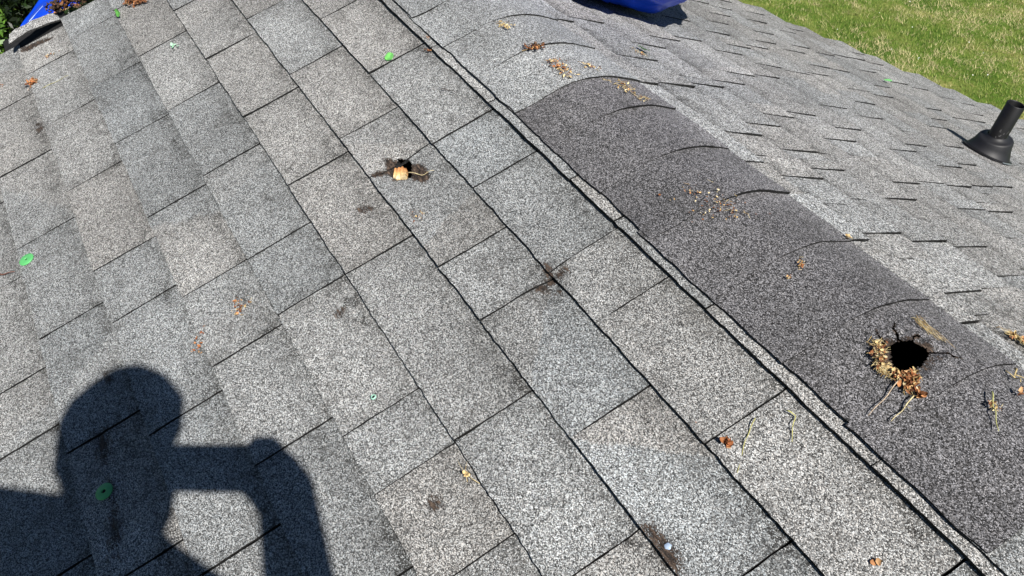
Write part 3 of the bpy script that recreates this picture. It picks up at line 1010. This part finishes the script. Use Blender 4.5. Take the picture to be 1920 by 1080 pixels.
# straw bundle on the ridge
m = MB()
for i in range(26):
    a0, b0 = .500 + random.uniform(-.006, .010), .034 + random.uniform(-.006, .006)
    ln = random.choice([.03, .04, .06, .065]) * random.uniform(.6, 1.1)
    an = math.atan2(-.003, .06) + random.gauss(0, .12 if i % 3 else .9)
    if i % 3 == 0: ln = .018
    P = []
    for k in range(6):
        f = k / 5
        p, x, y, n = surf('C', a0 + ln * f * math.cos(an), b0 + ln * f * math.sin(an) + .003 * math.sin(f * 3 + i))
        P.append(p + n * (.001 + .004 * random.random() * (1 - f)))
    c = random.choice(YEL)
    straw(m, P, random.uniform(.00025, .0005), (*c, 1))
tag(m.build('straw_bundle', M_LIT), 'bundle of loose yellow straw on the ridge just beyond the big hole', 'straw')


def green_leaf(label, kind, a, b, ln, wd, rot, fold, up, roll, col, stem=0.0, pitch=0.0):
    p, x, y, n = surf(kind, a, b)
    root = empty('green_leaf', p)
    tag(root, label, 'leaf')
    d = x * math.cos(rot) + y * math.sin(rot); e = n.cross(d)
    d = (d + n * pitch).normalized(); n1 = d.cross(e)
    e2 = (e * math.cos(roll) + n1 * math.sin(roll)).normalized(); n2 = d.cross(e2)
    m = MB()
    NX, NY = 12, 6
    vs, cs = [], []
    for i in range(NX + 1):
        t = i / NX
        w = wd * .5 * math.sin(math.pi * min(1, t * .97 + .015)) ** .62
        for j in range(-NY // 2, NY // 2 + 1):
            s = j / (NY / 2)
            vs.append(p + n * up + d * ((t - .5) * ln) + e2 * (s * w) + n2 * (abs(s) * fold * w + .10 * ln * (t - .5) ** 2 * 2 + .02 * ln * math.sin(t * 9 + s * 2)))
            k = 1.12 if j == 0 else random.uniform(.93, 1.05)
            cs.append((col[0] * k, col[1] * k, col[2] * k, 1))
    W = NY + 1
    m.add(vs, [(i * W + j, i * W + j + 1, (i + 1) * W + j + 1, (i + 1) * W + j) for i in range(NX) for j in range(NY)], cs)
    m.build('blade', M_LEAF, root)
    if stem:
        m = MB()
        q = p + n * up - d * ln * .5
        m.tube([q, q - d * stem * .5 + e * stem * .2, q - d * stem + e * stem * .15 - n * (up - .001)], [.0007, .0006, .0005], (.4, .55, .25, 1), 5)
        m.build('stem', M_LEAF, root)


LG = (.16, .50, .12)
green_leaf('round bright green leaf lying flat across a joint left of the pale ridge caps', 'A', -.724, -.084, .030, .022, -.15, .12, .004, .1, LG, .004)
green_leaf('bright green leaf standing on edge with a pale stem far up the shingles', 'A', -1.587, -.562, .040, .022, .25, .25, .012, 1.0, (.15, .48, .09), .03, .1)
green_leaf('single oval green leaf on the far slope beside the ridge', 'B', -.545, .338, .042, .020, .05, .2, .008, -.2, (.22, .60, .14), .0, .12)
green_leaf('tiny green leaf far down the far slope', 'B', -.865, 1.865, .030, .018, .9, .3, .006, .2, (.14, .45, .14), .0, .3)


def washer(label, a, b, r, hole, rot, col=None, tilt=0.0, ring=False):
    p, x, y, n = surf('A', a, b)
    root = empty('plastic_washer', p)
    tag(root, label, 'washer', 'plastic fastener washers on the roof')
    n2 = (n + x * tilt).normalized(); x2 = (x - n2 * x.dot(n2)).normalized(); y2 = n2.cross(x2)
    N = 28
    m = MB()
    rs = []
    for rr, h in ((r, .0002), (r, .0016), (r * .93, .0024), (r * .55, .0020), (hole * 1.35, .0030), (hole, .0026), (hole, .0002)):
        rs.append([p + n2 * (h + .001) + (x2 * math.cos(2 * math.pi * k / N) * rr * 1.0 + y2 * math.sin(2 * math.pi * k / N) * rr) for k in range(N)])
    vs = [q for s_ in rs for q in s_]
    m.add(vs, [(i * N + k, i * N + (k + 1) % N, (i + 1) * N + (k + 1) % N, (i + 1) * N + k) for i in range(len(rs) - 1) for k in range(N)])
    m.build('disc', col or M_WASH, root)
    m = MB()
    m.add([p + n2 * .0022 + (x2 * math.cos(2 * math.pi * k / 12) + y2 * math.sin(2 * math.pi * k / 12)) * hole * .82 for k in range(12)] + [p + n2 * .0034], [(k, (k + 1) % 12, 12) for k in range(12)])
    m.build('nail_head', M_UND, root)


washer('bright green round plastic washer in the sun near the left edge', -.784, -.985, .0165, .0032, 0)
washer('green plastic washer lying in the shadow of the photographer', -.074, -.957, .0155, .0040, 0)
washer('tiny pale ring washer half buried in the granules in the middle of the roof', .078, -.500, .0048, .0030, 0, plain('pale_green_plastic', (.35, .62, .50), .4))
# chips of pale green at the far end
m = MB()
for i in range(7):
    p, x, y, n = surf('A', -1.293 + random.gauss(0, .008), -.478 + random.gauss(0, .006))
    flake(m, p, x, y, n, .008, .006, random.uniform(0, 6), .3, (.38, .66, .45, 1), .4)
tag(m.build('leaf_scraps', M_LEAF), 'pale mint green scraps on a bluish shingle far up the roof', 'scraps')
# nail head in the brown streak
p, x, y, n = surf('A', .566, -.273)
m = MB()
N = 16
prof = [(.0015, -.004), (.0015, .001), (.0046, .0012), (.0049, .0018), (.0044, .0024), (.0, .0026)]
vs = [p + n * h + (x * math.cos(2 * math.pi * k / N) + y * math.sin(2 * math.pi * k / N)) * max(r, .0001) * (1 + .1 * math.cos(k * 2)) for r, h in prof for k in range(N)]
m.add(vs, [(i * N + k, i * N + (k + 1) % N, (i + 1) * N + (k + 1) % N, (i + 1) * N + k) for i in range(len(prof) - 1) for k in range(N)], (.36, .46, .62, 1))
tag(m.build('nail_head', vcol('galvanised_nail', .35, 200, .1, .6)), 'shiny bluish nail head sticking up in the brown torn streak', 'nail')

# ------------------------------------------------------------------ lifted shingle at the rake
def rake_flap():
    m = MB()
    NX, NY = 22, 8
    CN = ((-1.694, -.862, .045), (-1.762, -.716, .006)); CF = ((-1.728, -.850, .053), (-1.812, -.722, .009))
    def P(i, j, dn):
        t, s = i / NX, j / NY                      # t along the rake, s from far edge to near edge
        q = []
        for a_ in range(3):
            n_ = CN[0][a_] * (1 - t) + CN[1][a_] * t
            f_ = CF[0][a_] * (1 - t) + CF[1][a_] * t
            q.append(f_ * (1 - s) + n_ * s)
        q[2] += .008 * math.sin(t * math.pi) + .003 * sn(t * 4, s * 2)
        return PA(q[0] + .003 * sn(t * 9, s), q[1] + .002 * sn(s * 8, t), q[2] + dn)
    top = [P(i, j, 0) for i in range(NX + 1) for j in range(NY + 1)]
    W = NY + 1
    m.add(top, [(i * W + j, i * W + j + 1, (i + 1) * W + j + 1, (i + 1) * W + j)[::-1] for i in range(NX) for j in range(NY)], [(1.0, .3, .1, 0)] * len(top))
    bot = [P(i, j, -.005) for i in range(NX + 1) for j in range(NY + 1)]
    m.add(bot, [(i * W + j, i * W + j + 1, (i + 1) * W + j + 1, (i + 1) * W + j) for i in range(NX) for j in range(NY)], [(.12, .5, 1, 0)] * len(bot))
    rim = [j for j in range(W)] + [i * W + NY for i in range(1, NX + 1)] + [NX * W + j for j in range(NY - 1, -1, -1)] + [i * W for i in range(NX - 1, 0, -1)]
    k = len(rim)
    m.add([top[a] for a in rim] + [bot[a] for a in rim], [(i, (i + 1) % k, k + (i + 1) % k, k + i) for i in range(k)], [(.12, .5, 1, 0)] * (2 * k), False)
    o = m.build('loose_shingle', M_SH)
    tag(o, 'loose grey shingle strip curling up over a black gap at the far rake edge', 'shingle')


rake_flap()
m = MB()
for j0 in range(6):
    v0, v1 = -.90 + .033 * j0, -.90 + .033 * (j0 + 1)
    m.add([PA(-1.735, v0, -.006), PA(-1.862, v0, -.010), PA(-1.862, v1, -.010), PA(-1.735, v1, -.006)], [(3, 2, 1, 0)], (1, 1, 1, 1), False)
m.build('gap_shade_sheet', M_UND, house)  # black sheet added under the flap; its colour stands in for the gap's shade


# ------------------------------------------------------------------ tarps
def tarp_sheet():
    out = [(-2.25, -.45), (-2.10, -.66), (-2.044, -.750), (-2.012, -.784), (-1.984, -.818), (-1.954, -.839), (-1.925, -.848), (-1.905, -.840), (-1.895, -.762), (-1.868, -.68), (-1.84, -.45)]
    bm = bmesh.new()
    c0, c1 = [], []
    # strips between the far (outer) and the near (inner) outline
    outer = out[:7][::-1]; inner = out[6:]
    def along(ps, t):
        ds = [0]
        for a, b in zip(ps[:-1], ps[1:]): ds.append(ds[-1] + math.hypot(b[0] - a[0], b[1] - a[1]))
        x = t * ds[-1]
        for i in range(len(ps) - 1):
            if x <= ds[i + 1] + 1e-9:
                f = (x - ds[i]) / (ds[i + 1] - ds[i])
                return ps[i][0] * (1 - f) + ps[i + 1][0] * f, ps[i][1] * (1 - f) + ps[i + 1][1] * f
        return ps[-1]
    NX, NY = 40, 16
    m = MB()
    vs = []
    for i in range(NX + 1):
        a = along(outer, i / NX); b = along(inner, i / NX)
        for j in range(NY + 1):
            f = j / NY
            u, v = a[0] * (1 - f) + b[0] * f, a[1] * (1 - f) + b[1] * f
            n = -.022 - .012 * (1 - f) ** 2 + .010 * sn(u * 9, v * 5, 2) + .006 * math.sin(v * 60 + u * 30) * (1 - f) + .010 * math.exp(-((f - .1) / .08) ** 2)
            vs.append(PA(u, v, n))
    W = NY + 1
    fs = [(i * W + j, i * W + j + 1, (i + 1) * W + j + 1, (i + 1) * W + j) for i in range(NX) for j in range(NY)]
    m.add(vs, fs)
    root = empty('tarp', PA(-1.9, -.6, -.03))
    tag(root, 'flat blue tarp with a rounded pale hem draped past the far rake edge', 'tarp')
    o = m.build('sheet', M_TARP, root)
    sd = o.modifiers.new('thick', 'SOLIDIFY'); sd.thickness = .003
    m = MB()
    m.tube([vs[i * W] for i in range(NX + 1)], .0022, (1, 1, 1, 1), 6)
    m.build('hem', plain('pale_blue_hem', (.25, .45, .85), .5), root)
    m = MB()
    m.tube([PA(-1.965 + .05 * t, -.80 - .01 * t + .045 * (1 - t), -.018) for t in (0, .33, .66, 1)], .0012, (1, 1, 1, 1), 5)
    m.build('cord', plain('cord', (.45, .6, .85), .5), root)


tarp_sheet()


def tarp_bundle():
    # a big crumpled heap of tarp; only its lower bulge reaches into the picture
    root = empty('tarp_bundle', PB(-1.2, .85, .0))
    tag(root, 'crumpled blue tarp bundle bulging over its own shadow on the far slope', 'tarp')
    c = PB(-1.13, .54, .325)
    bm = bmesh.new()
    bmesh.ops.create_icosphere(bm, subdivisions=6, radius=1.0)
    for v in bm.verts:
        d = v.co.copy()
        # crease pattern: ridged noise
        q = Vector((d.x * 1.9, d.y * 1.1, d.z * 1.5)) + Vector((3.1, 0.4, 7.7))
        w = Vector((noise.noise(q * .9), noise.noise(q * .9 + Vector((9, 0, 0))), noise.noise(q * .9 + Vector((0, 9, 0)))))
        r1 = 1 - abs(noise.noise(q * 1.3 + w * .9)) * 2
        r2 = 1 - abs(noise.noise(q * 3.0 + w * 1.6)) * 2
        r3 = 1 - abs(noise.noise(q * 7.0 + w * 2.0)) * 2
        k = 1 + .11 * r1 + .045 * r2 + .008 * r3
        x = Vector((d.x * .42, d.y * .40, d.z * .325)) * k
        p = c + x
        s = (p.y - Y0) * CP - (p.z - Z0) * SP
        n = (p.y - Y0) * SP + (p.z - Z0) * CP
        if p.y < Y0: n = p.z - Z0 + .1
        lo = .012 + .012 * max(0, r2)
        if n < lo and p.y >= Y0: p += Vector((0, SP, CP)) * (lo - n)
        v.co = p
    me = bpy.data.meshes.new('folds')
    bm.to_mesh(me); bm.free()
    for f in me.polygons: f.use_smooth = True
    link('folds', me, M_TARP, root)


tarp_bundle()


# ------------------------------------------------------------------ shrubs beyond the rake
def shrub(label, x, y, rx, ry, h, n, cols, size, bright=1.0):
    root = empty('shrub', (x, y, 0))
    tag(root, label, 'shrub', 'shrubs on the lawn')
    m = MB()
    for i in range(9):
        a = i * .7 + random.random(); q = Vector((x + rx * .5 * math.cos(a), y + ry * .5 * math.sin(a), h * random.uniform(.6, .9)))
        m.tube([(x + .05 * math.cos(a), y + .05 * math.sin(a), 0), ((x + q.x) / 2, (y + q.y) / 2, q.z * .45), q], [.025, .015, .006], (.06, .04, .025, 1), 5)
    m.build('stems', M_LIT, root)
    V = np.empty((n, 4, 3), np.float32); C = np.empty((n, 4, 4), np.float32)
    for i in range(n):
        while True:
            p = Vector((random.uniform(-1, 1), random.uniform(-1, 1), random.uniform(0, 1)))
            rr = math.sqrt(p.x ** 2 + p.y ** 2 + ((p.z - .45) / .55) ** 2)
            if rr < 1 + .22 * sn(p.x * 2.6, p.y * 2.6, p.z * 2.6 + x) and rr > .45 and sn(p.x * 5, p.y * 5, p.z * 5 + 3) > -.28: break
        q = Vector((x + p.x * rx, y + p.y * ry, .04 + p.z * h))
        d = Vector((random.gauss(0, 1), random.gauss(0, 1), random.gauss(.2, .8))).normalized()
        e = d.orthogonal().normalized(); e = (e * math.cos(i) + d.cross(e) * math.sin(i))
        s = size * random.uniform(.6, 1.3)
        V[i] = [q - d * s, q + e * s * .42, q + d * s, q - e * s * .42]
        c = random.choice(cols); k = random.uniform(.7, 1.3) * bright
        C[i] = (c[0] * k, c[1] * k, c[2] * k, 1)
    me = bpy.data.meshes.new('foliage')
    me.from_pydata(V.reshape(-1, 3).tolist(), [], [(4 * i, 4 * i + 1, 4 * i + 2, 4 * i + 3) for i in range(n)])
    at = me.attributes.new('Col', 'FLOAT_COLOR', 'POINT'); at.data.foreach_set('color', C.ravel())
    link('foliage', me, M_LEAF, root)


shrub('green bush with shade painted into its leaf colour behind the blue tarp beyond the rake', -9.9, -.55, 1.0, 1.25, 1.7, 9000, [(.010, .022, .006), (.016, .035, .008), (.006, .012, .004)], .05)  # near-black greens put the shade over this bush into its leaf colour
shrub('light green low bush in front of the dark one beyond the rake', -8.75, -1.75, .75, .95, .75, 7000, [(.07, .15, .018), (.10, .19, .025), (.04, .09, .012)], .04)


# ------------------------------------------------------------------ the photographer, standing behind the camera
def person():
    S_ = Vector((.69, .72, 0)).normalized()            # towards the right shoulder
    F_ = Vector((-.72, .69, 0)).normalized()           # the way the figure faces
    Zv = Vector((0, 0, 1))
    O = lambda x, y, z: Vector((x, y, z))
    head = O(1.174, -.939, 4.781)
    neck = O(1.202, -.993, 4.655)
    lsh = O(1.083, -1.190, 4.607); rsh = O(1.303, -.963, 4.620)
    relb = O(1.563, -.790, 4.600); rwr = O(1.224, -.717, 4.599); rhand = O(1.150, -.720, 4.580)
    pel = O(1.255, -1.075, 4.13)
    chest = (lsh + rsh) / 2 - Zv * .16 - F_ * .02
    lelb = lsh - S_ * .10 - Zv * .27 - F_ * .03; lwr = lelb - Zv * .23 + F_ * .10 - S_ * .01
    def foot(p): return Vector((p.x, p.y, p.y / CP * SP + HGT + .012))
    rf = foot(pel + S_ * .17 - F_ * .05); lf = foot(pel - S_ * .19 + F_ * .10)
    rk = (pel + S_ * .10).lerp(rf, .52) + F_ * .05; lk = (pel - S_ * .11).lerp(lf, .52) + F_ * .05
    root = empty('person', (lf + rf) / 2)
    tag(root, 'person in a dark cap and grey shirt holding up a phone behind the camera', 'person')

    def blob(name, chains, mat, vox, smooth=6):
        bm = bmesh.new()
        for pts in chains:
            for (p, r), (q, s) in zip(pts[:-1], pts[1:]):
                p, q = Vector(p), Vector(q)
                d = q - p
                k = max(1, int(d.length / (min(r, s) * .35)))
                for i in range(k + 1):
                    f = i / k
                    bmesh.ops.create_icosphere(bm, subdivisions=2, radius=r * (1 - f) + s * f, matrix=Matrix.Translation(p.lerp(q, f)))
        me = bpy.data.meshes.new(name); bm.to_mesh(me); bm.free()
        o = link(name, me, mat, root)
        md = o.modifiers.new('skin', 'REMESH'); md.mode = 'VOXEL'; md.voxel_size = vox; md.use_smooth_shade = True
        sm = o.modifiers.new('soft', 'SMOOTH'); sm.iterations = smooth; sm.factor = .5
        return o
    hf = (F_ - Zv * .35).normalized(); hu = (Zv + F_ * .35).normalized()
    def H(x, y, z): return head + S_ * x + hf * y + hu * z
    body = [
        [(neck - Zv * .06, .066), (neck, .066), (H(0, -.02, -.06), .066)],
        [(H(0, -.025, .02), .088), (H(0, .01, .03), .084)], [(H(0, .02, -.05), .072), (H(0, .045, -.085), .048)],
        [(H(0, .085, .005), .012), (H(0, .100, -.025), .013)], [(H(-.022, .083, -.062), .009), (H(.022, .083, -.062), .009)],
        [(H(.03, .02, -.07), .062), (H(.04, .0, -.11), .058)], [(H(.082, -.01, .01), .014), (H(.080, -.008, -.025), .011)], [(H(-.082, -.01, .01), .014), (H(-.080, -.008, -.025), .011)],
        [(lsh, .058), (chest - S_ * .08, .095), (pel + Zv * .15, .105), (pel, .11)], [(rsh, .058), (chest + S_ * .08, .095), (pel + Zv * .15, .105)],
        [(neck - Zv * .05, .06), (lsh, .055)], [(neck - Zv * .05, .06), (rsh, .055)],
        [(rsh, .054), (relb, .040), (relb.lerp(rwr, .35), .054), (rwr, .044)],
        [(lsh, .054), (lelb, .040), (lelb.lerp(lwr, .35), .041), (lwr, .027)],
        [(pel + S_ * .09, .095), (rk, .058), (rk.lerp(rf, .35), .056), (rf + Zv * .08, .036)],
        [(pel - S_ * .09, .095), (lk, .058), (lk.lerp(lf, .35), .056), (lf + Zv * .08, .036)],
        [(rwr, .044), (rwr.lerp(rhand, .6), .040)],
    ]
    # right hand round the end of the phone: vr = camera right, vd = down, vb = back
    vr, vd, vb = Vector(right), Vector(down), -Vector(fwd)
    ph = CAM + vr * .022 + vd * .022 + vb * .010                  # phone centre
    end = ph + vr * .075
    palm = end + vr * .022 + vb * .012 + vd * .012
    body += [[(rwr, .044), (palm + vd * .035, .034), (palm - vd * .012, .024)], [(palm + vr * .006 + vd * .03, .022), (palm + vr * .008 - vd * .02, .018)]]
    body.append([(palm - vd * .050 - vr * .022, .017), (palm - vd * .050 - vr * .002, .018), (palm - vd * .030 + vr * .008, .021), (palm + vd * .01 + vr * .012, .026)])
    for i, ln in enumerate((1.0, 1.08, 1.0, .82)):
        k = palm + vd * (.030 - .020 * i)
        body.append([(k, .0115), (k + vr * .012 - vb * .020, .0105), (k - vr * .014 * ln - vb * .028, .0095), (k - vr * .034 * ln - vb * .026, .008)])
    body.append([(palm + vd * .040 + vb * .004, .014), (palm + vd * .030 - vr * .025 + vb * .012, .0115), (palm + vd * .008 - vr * .052 + vb * .010, .009)])
    # left hand hanging
    pd = (lwr - lelb).normalized(); px = S_; pf = pd.cross(px).normalized()
    lp = lwr + pd * .06
    body.append([(lwr, .027), (lp, .026), (lp + pd * .025, .024)])
    for i, (ln, off) in enumerate(((.06, .027), (.068, .009), (.063, -.009), (.05, -.026))):
        k = lp + pd * .03 + F_ * off
        body.append([(k, .0105), (k + pd * ln * .5 + px * .006, .0095), (k + pd * ln + px * .022, .008)])
    body.append([(lp - pd * .02 + F_ * .024, .014), (lp + pd * .015 + F_ * .048 + px * .008, .011), (lp + pd * .045 + F_ * .052 + px * .018, .009)])
    blob('body', body, plain('skin', (.48, .28, .19), .55, .35, 40, .06, .05), .0055, 4)
    sl = rsh.lerp(relb, .52); sl2 = lsh.lerp(lelb, .55)
    blob('shirt', [[(neck + S_ * .045 + Zv * .045, .078), (neck + S_ * .02, .076), (neck - Zv * .07, .072), (lsh, .072), (chest - S_ * .08, .110), (pel + Zv * .12, .124), (pel + Zv * .02, .126)],
                   [(neck - Zv * .07, .068), (rsh, .072), (chest + S_ * .08, .110), (pel + Zv * .12, .124), (pel + Zv * .02, .126)],
                   [(rsh, .070), (sl, .064)], [(lsh, .070), (sl2, .064)]], plain('grey_shirt', (.10, .13, .19), .85, .1, 90, .2, .2), .009)
    blob('trousers', [[(pel + Zv * .05, .125), (pel + S_ * .09, .108), (rk, .072), (rf + Zv * .09, .058)],
                      [(pel + Zv * .05, .125), (pel - S_ * .09, .108), (lk, .072), (lf + Zv * .09, .058)]], plain('denim', (.035, .05, .09), .85, .1, 120, .25, .2), .009)
    for f in (rf, lf):
        fz = Vector((F_.x, F_.y, F_.y / CP * SP)).normalized()
        blob('shoe', [[(f + Zv * .06 - fz * .03, .044), (f + Zv * .035 + fz * .06, .040), (f + Zv * .025 + fz * .15, .032)], [(f + Zv * .025 - fz * .05, .033), (f + Zv * .02 + fz * .13, .03)]], plain('brown_leather', (.09, .055, .03), .6, .3), .008)
    # cap: crown and a short bill
    blob('cap', [[(H(0, -.035, .045), .104), (H(0, .018, .045), .100)], [(H(0, -.02, .075), .085), (H(0, .01, .075), .082)]],
         plain('dark_cap', (.03, .035, .05), .85, .1), .007, 3)
    blob('hair', [[(H(-.05, -.07, -.01), .040), (H(.05, -.07, -.01), .040)], [(H(-.04, -.075, -.045), .030), (H(.04, -.075, -.045), .030)]], plain('brown_hair', (.05, .03, .02), .7, .3), .007)
    for sx in (-1, 1):
        m = MB()
        m.tube([H(sx * .031, .068, .006), H(sx * .031, .083, .004)], [.011, .009], (.85, .85, .82, 1), 12)
        m.tube([H(sx * .031, .083, .004), H(sx * .031, .0845, .004)], [.005, .0045], (.05, .03, .02, 1), 10)
        m.build('eye', M_LEAF, root)
    # the phone
    pr = empty('smartphone', ph)
    tag(pr, 'black smartphone held sideways in the photographer\'s right hand', 'phone')
    bm = bmesh.new()
    bmesh.ops.create_cube(bm, size=1.0)
    for v in bm.verts:
        a = v.co.copy()
        v.co = ph + vr * (a.x * .147) + vd * (a.y * .072) + vb * (a.z * .008)
    bmesh.ops.bevel(bm, geom=[e for e in bm.edges], offset=.003, segments=3, affect='EDGES')
    me = bpy.data.meshes.new('case'); bm.to_mesh(me); bm.free()
    link('case', me, M_PVC, pr)
    m = MB()
    sc = [ph + vr * (x * .069) + vd * (y * .033) + vb * .0043 for x, y in ((-1, -1), (1, -1), (1, 1), (-1, 1))]
    m.add(sc, [(0, 1, 2, 3)], (1, 1, 1, 1), False)
    m.build('screen', plain('screen_glass', (.02, .02, .025), .1, .6, 10, .05, 0.0), pr)
    for v_ in pr.children: pass


person()
print('verts', sum(len(o.data.vertices) for o in bpy.data.objects if o.type == 'MESH'))
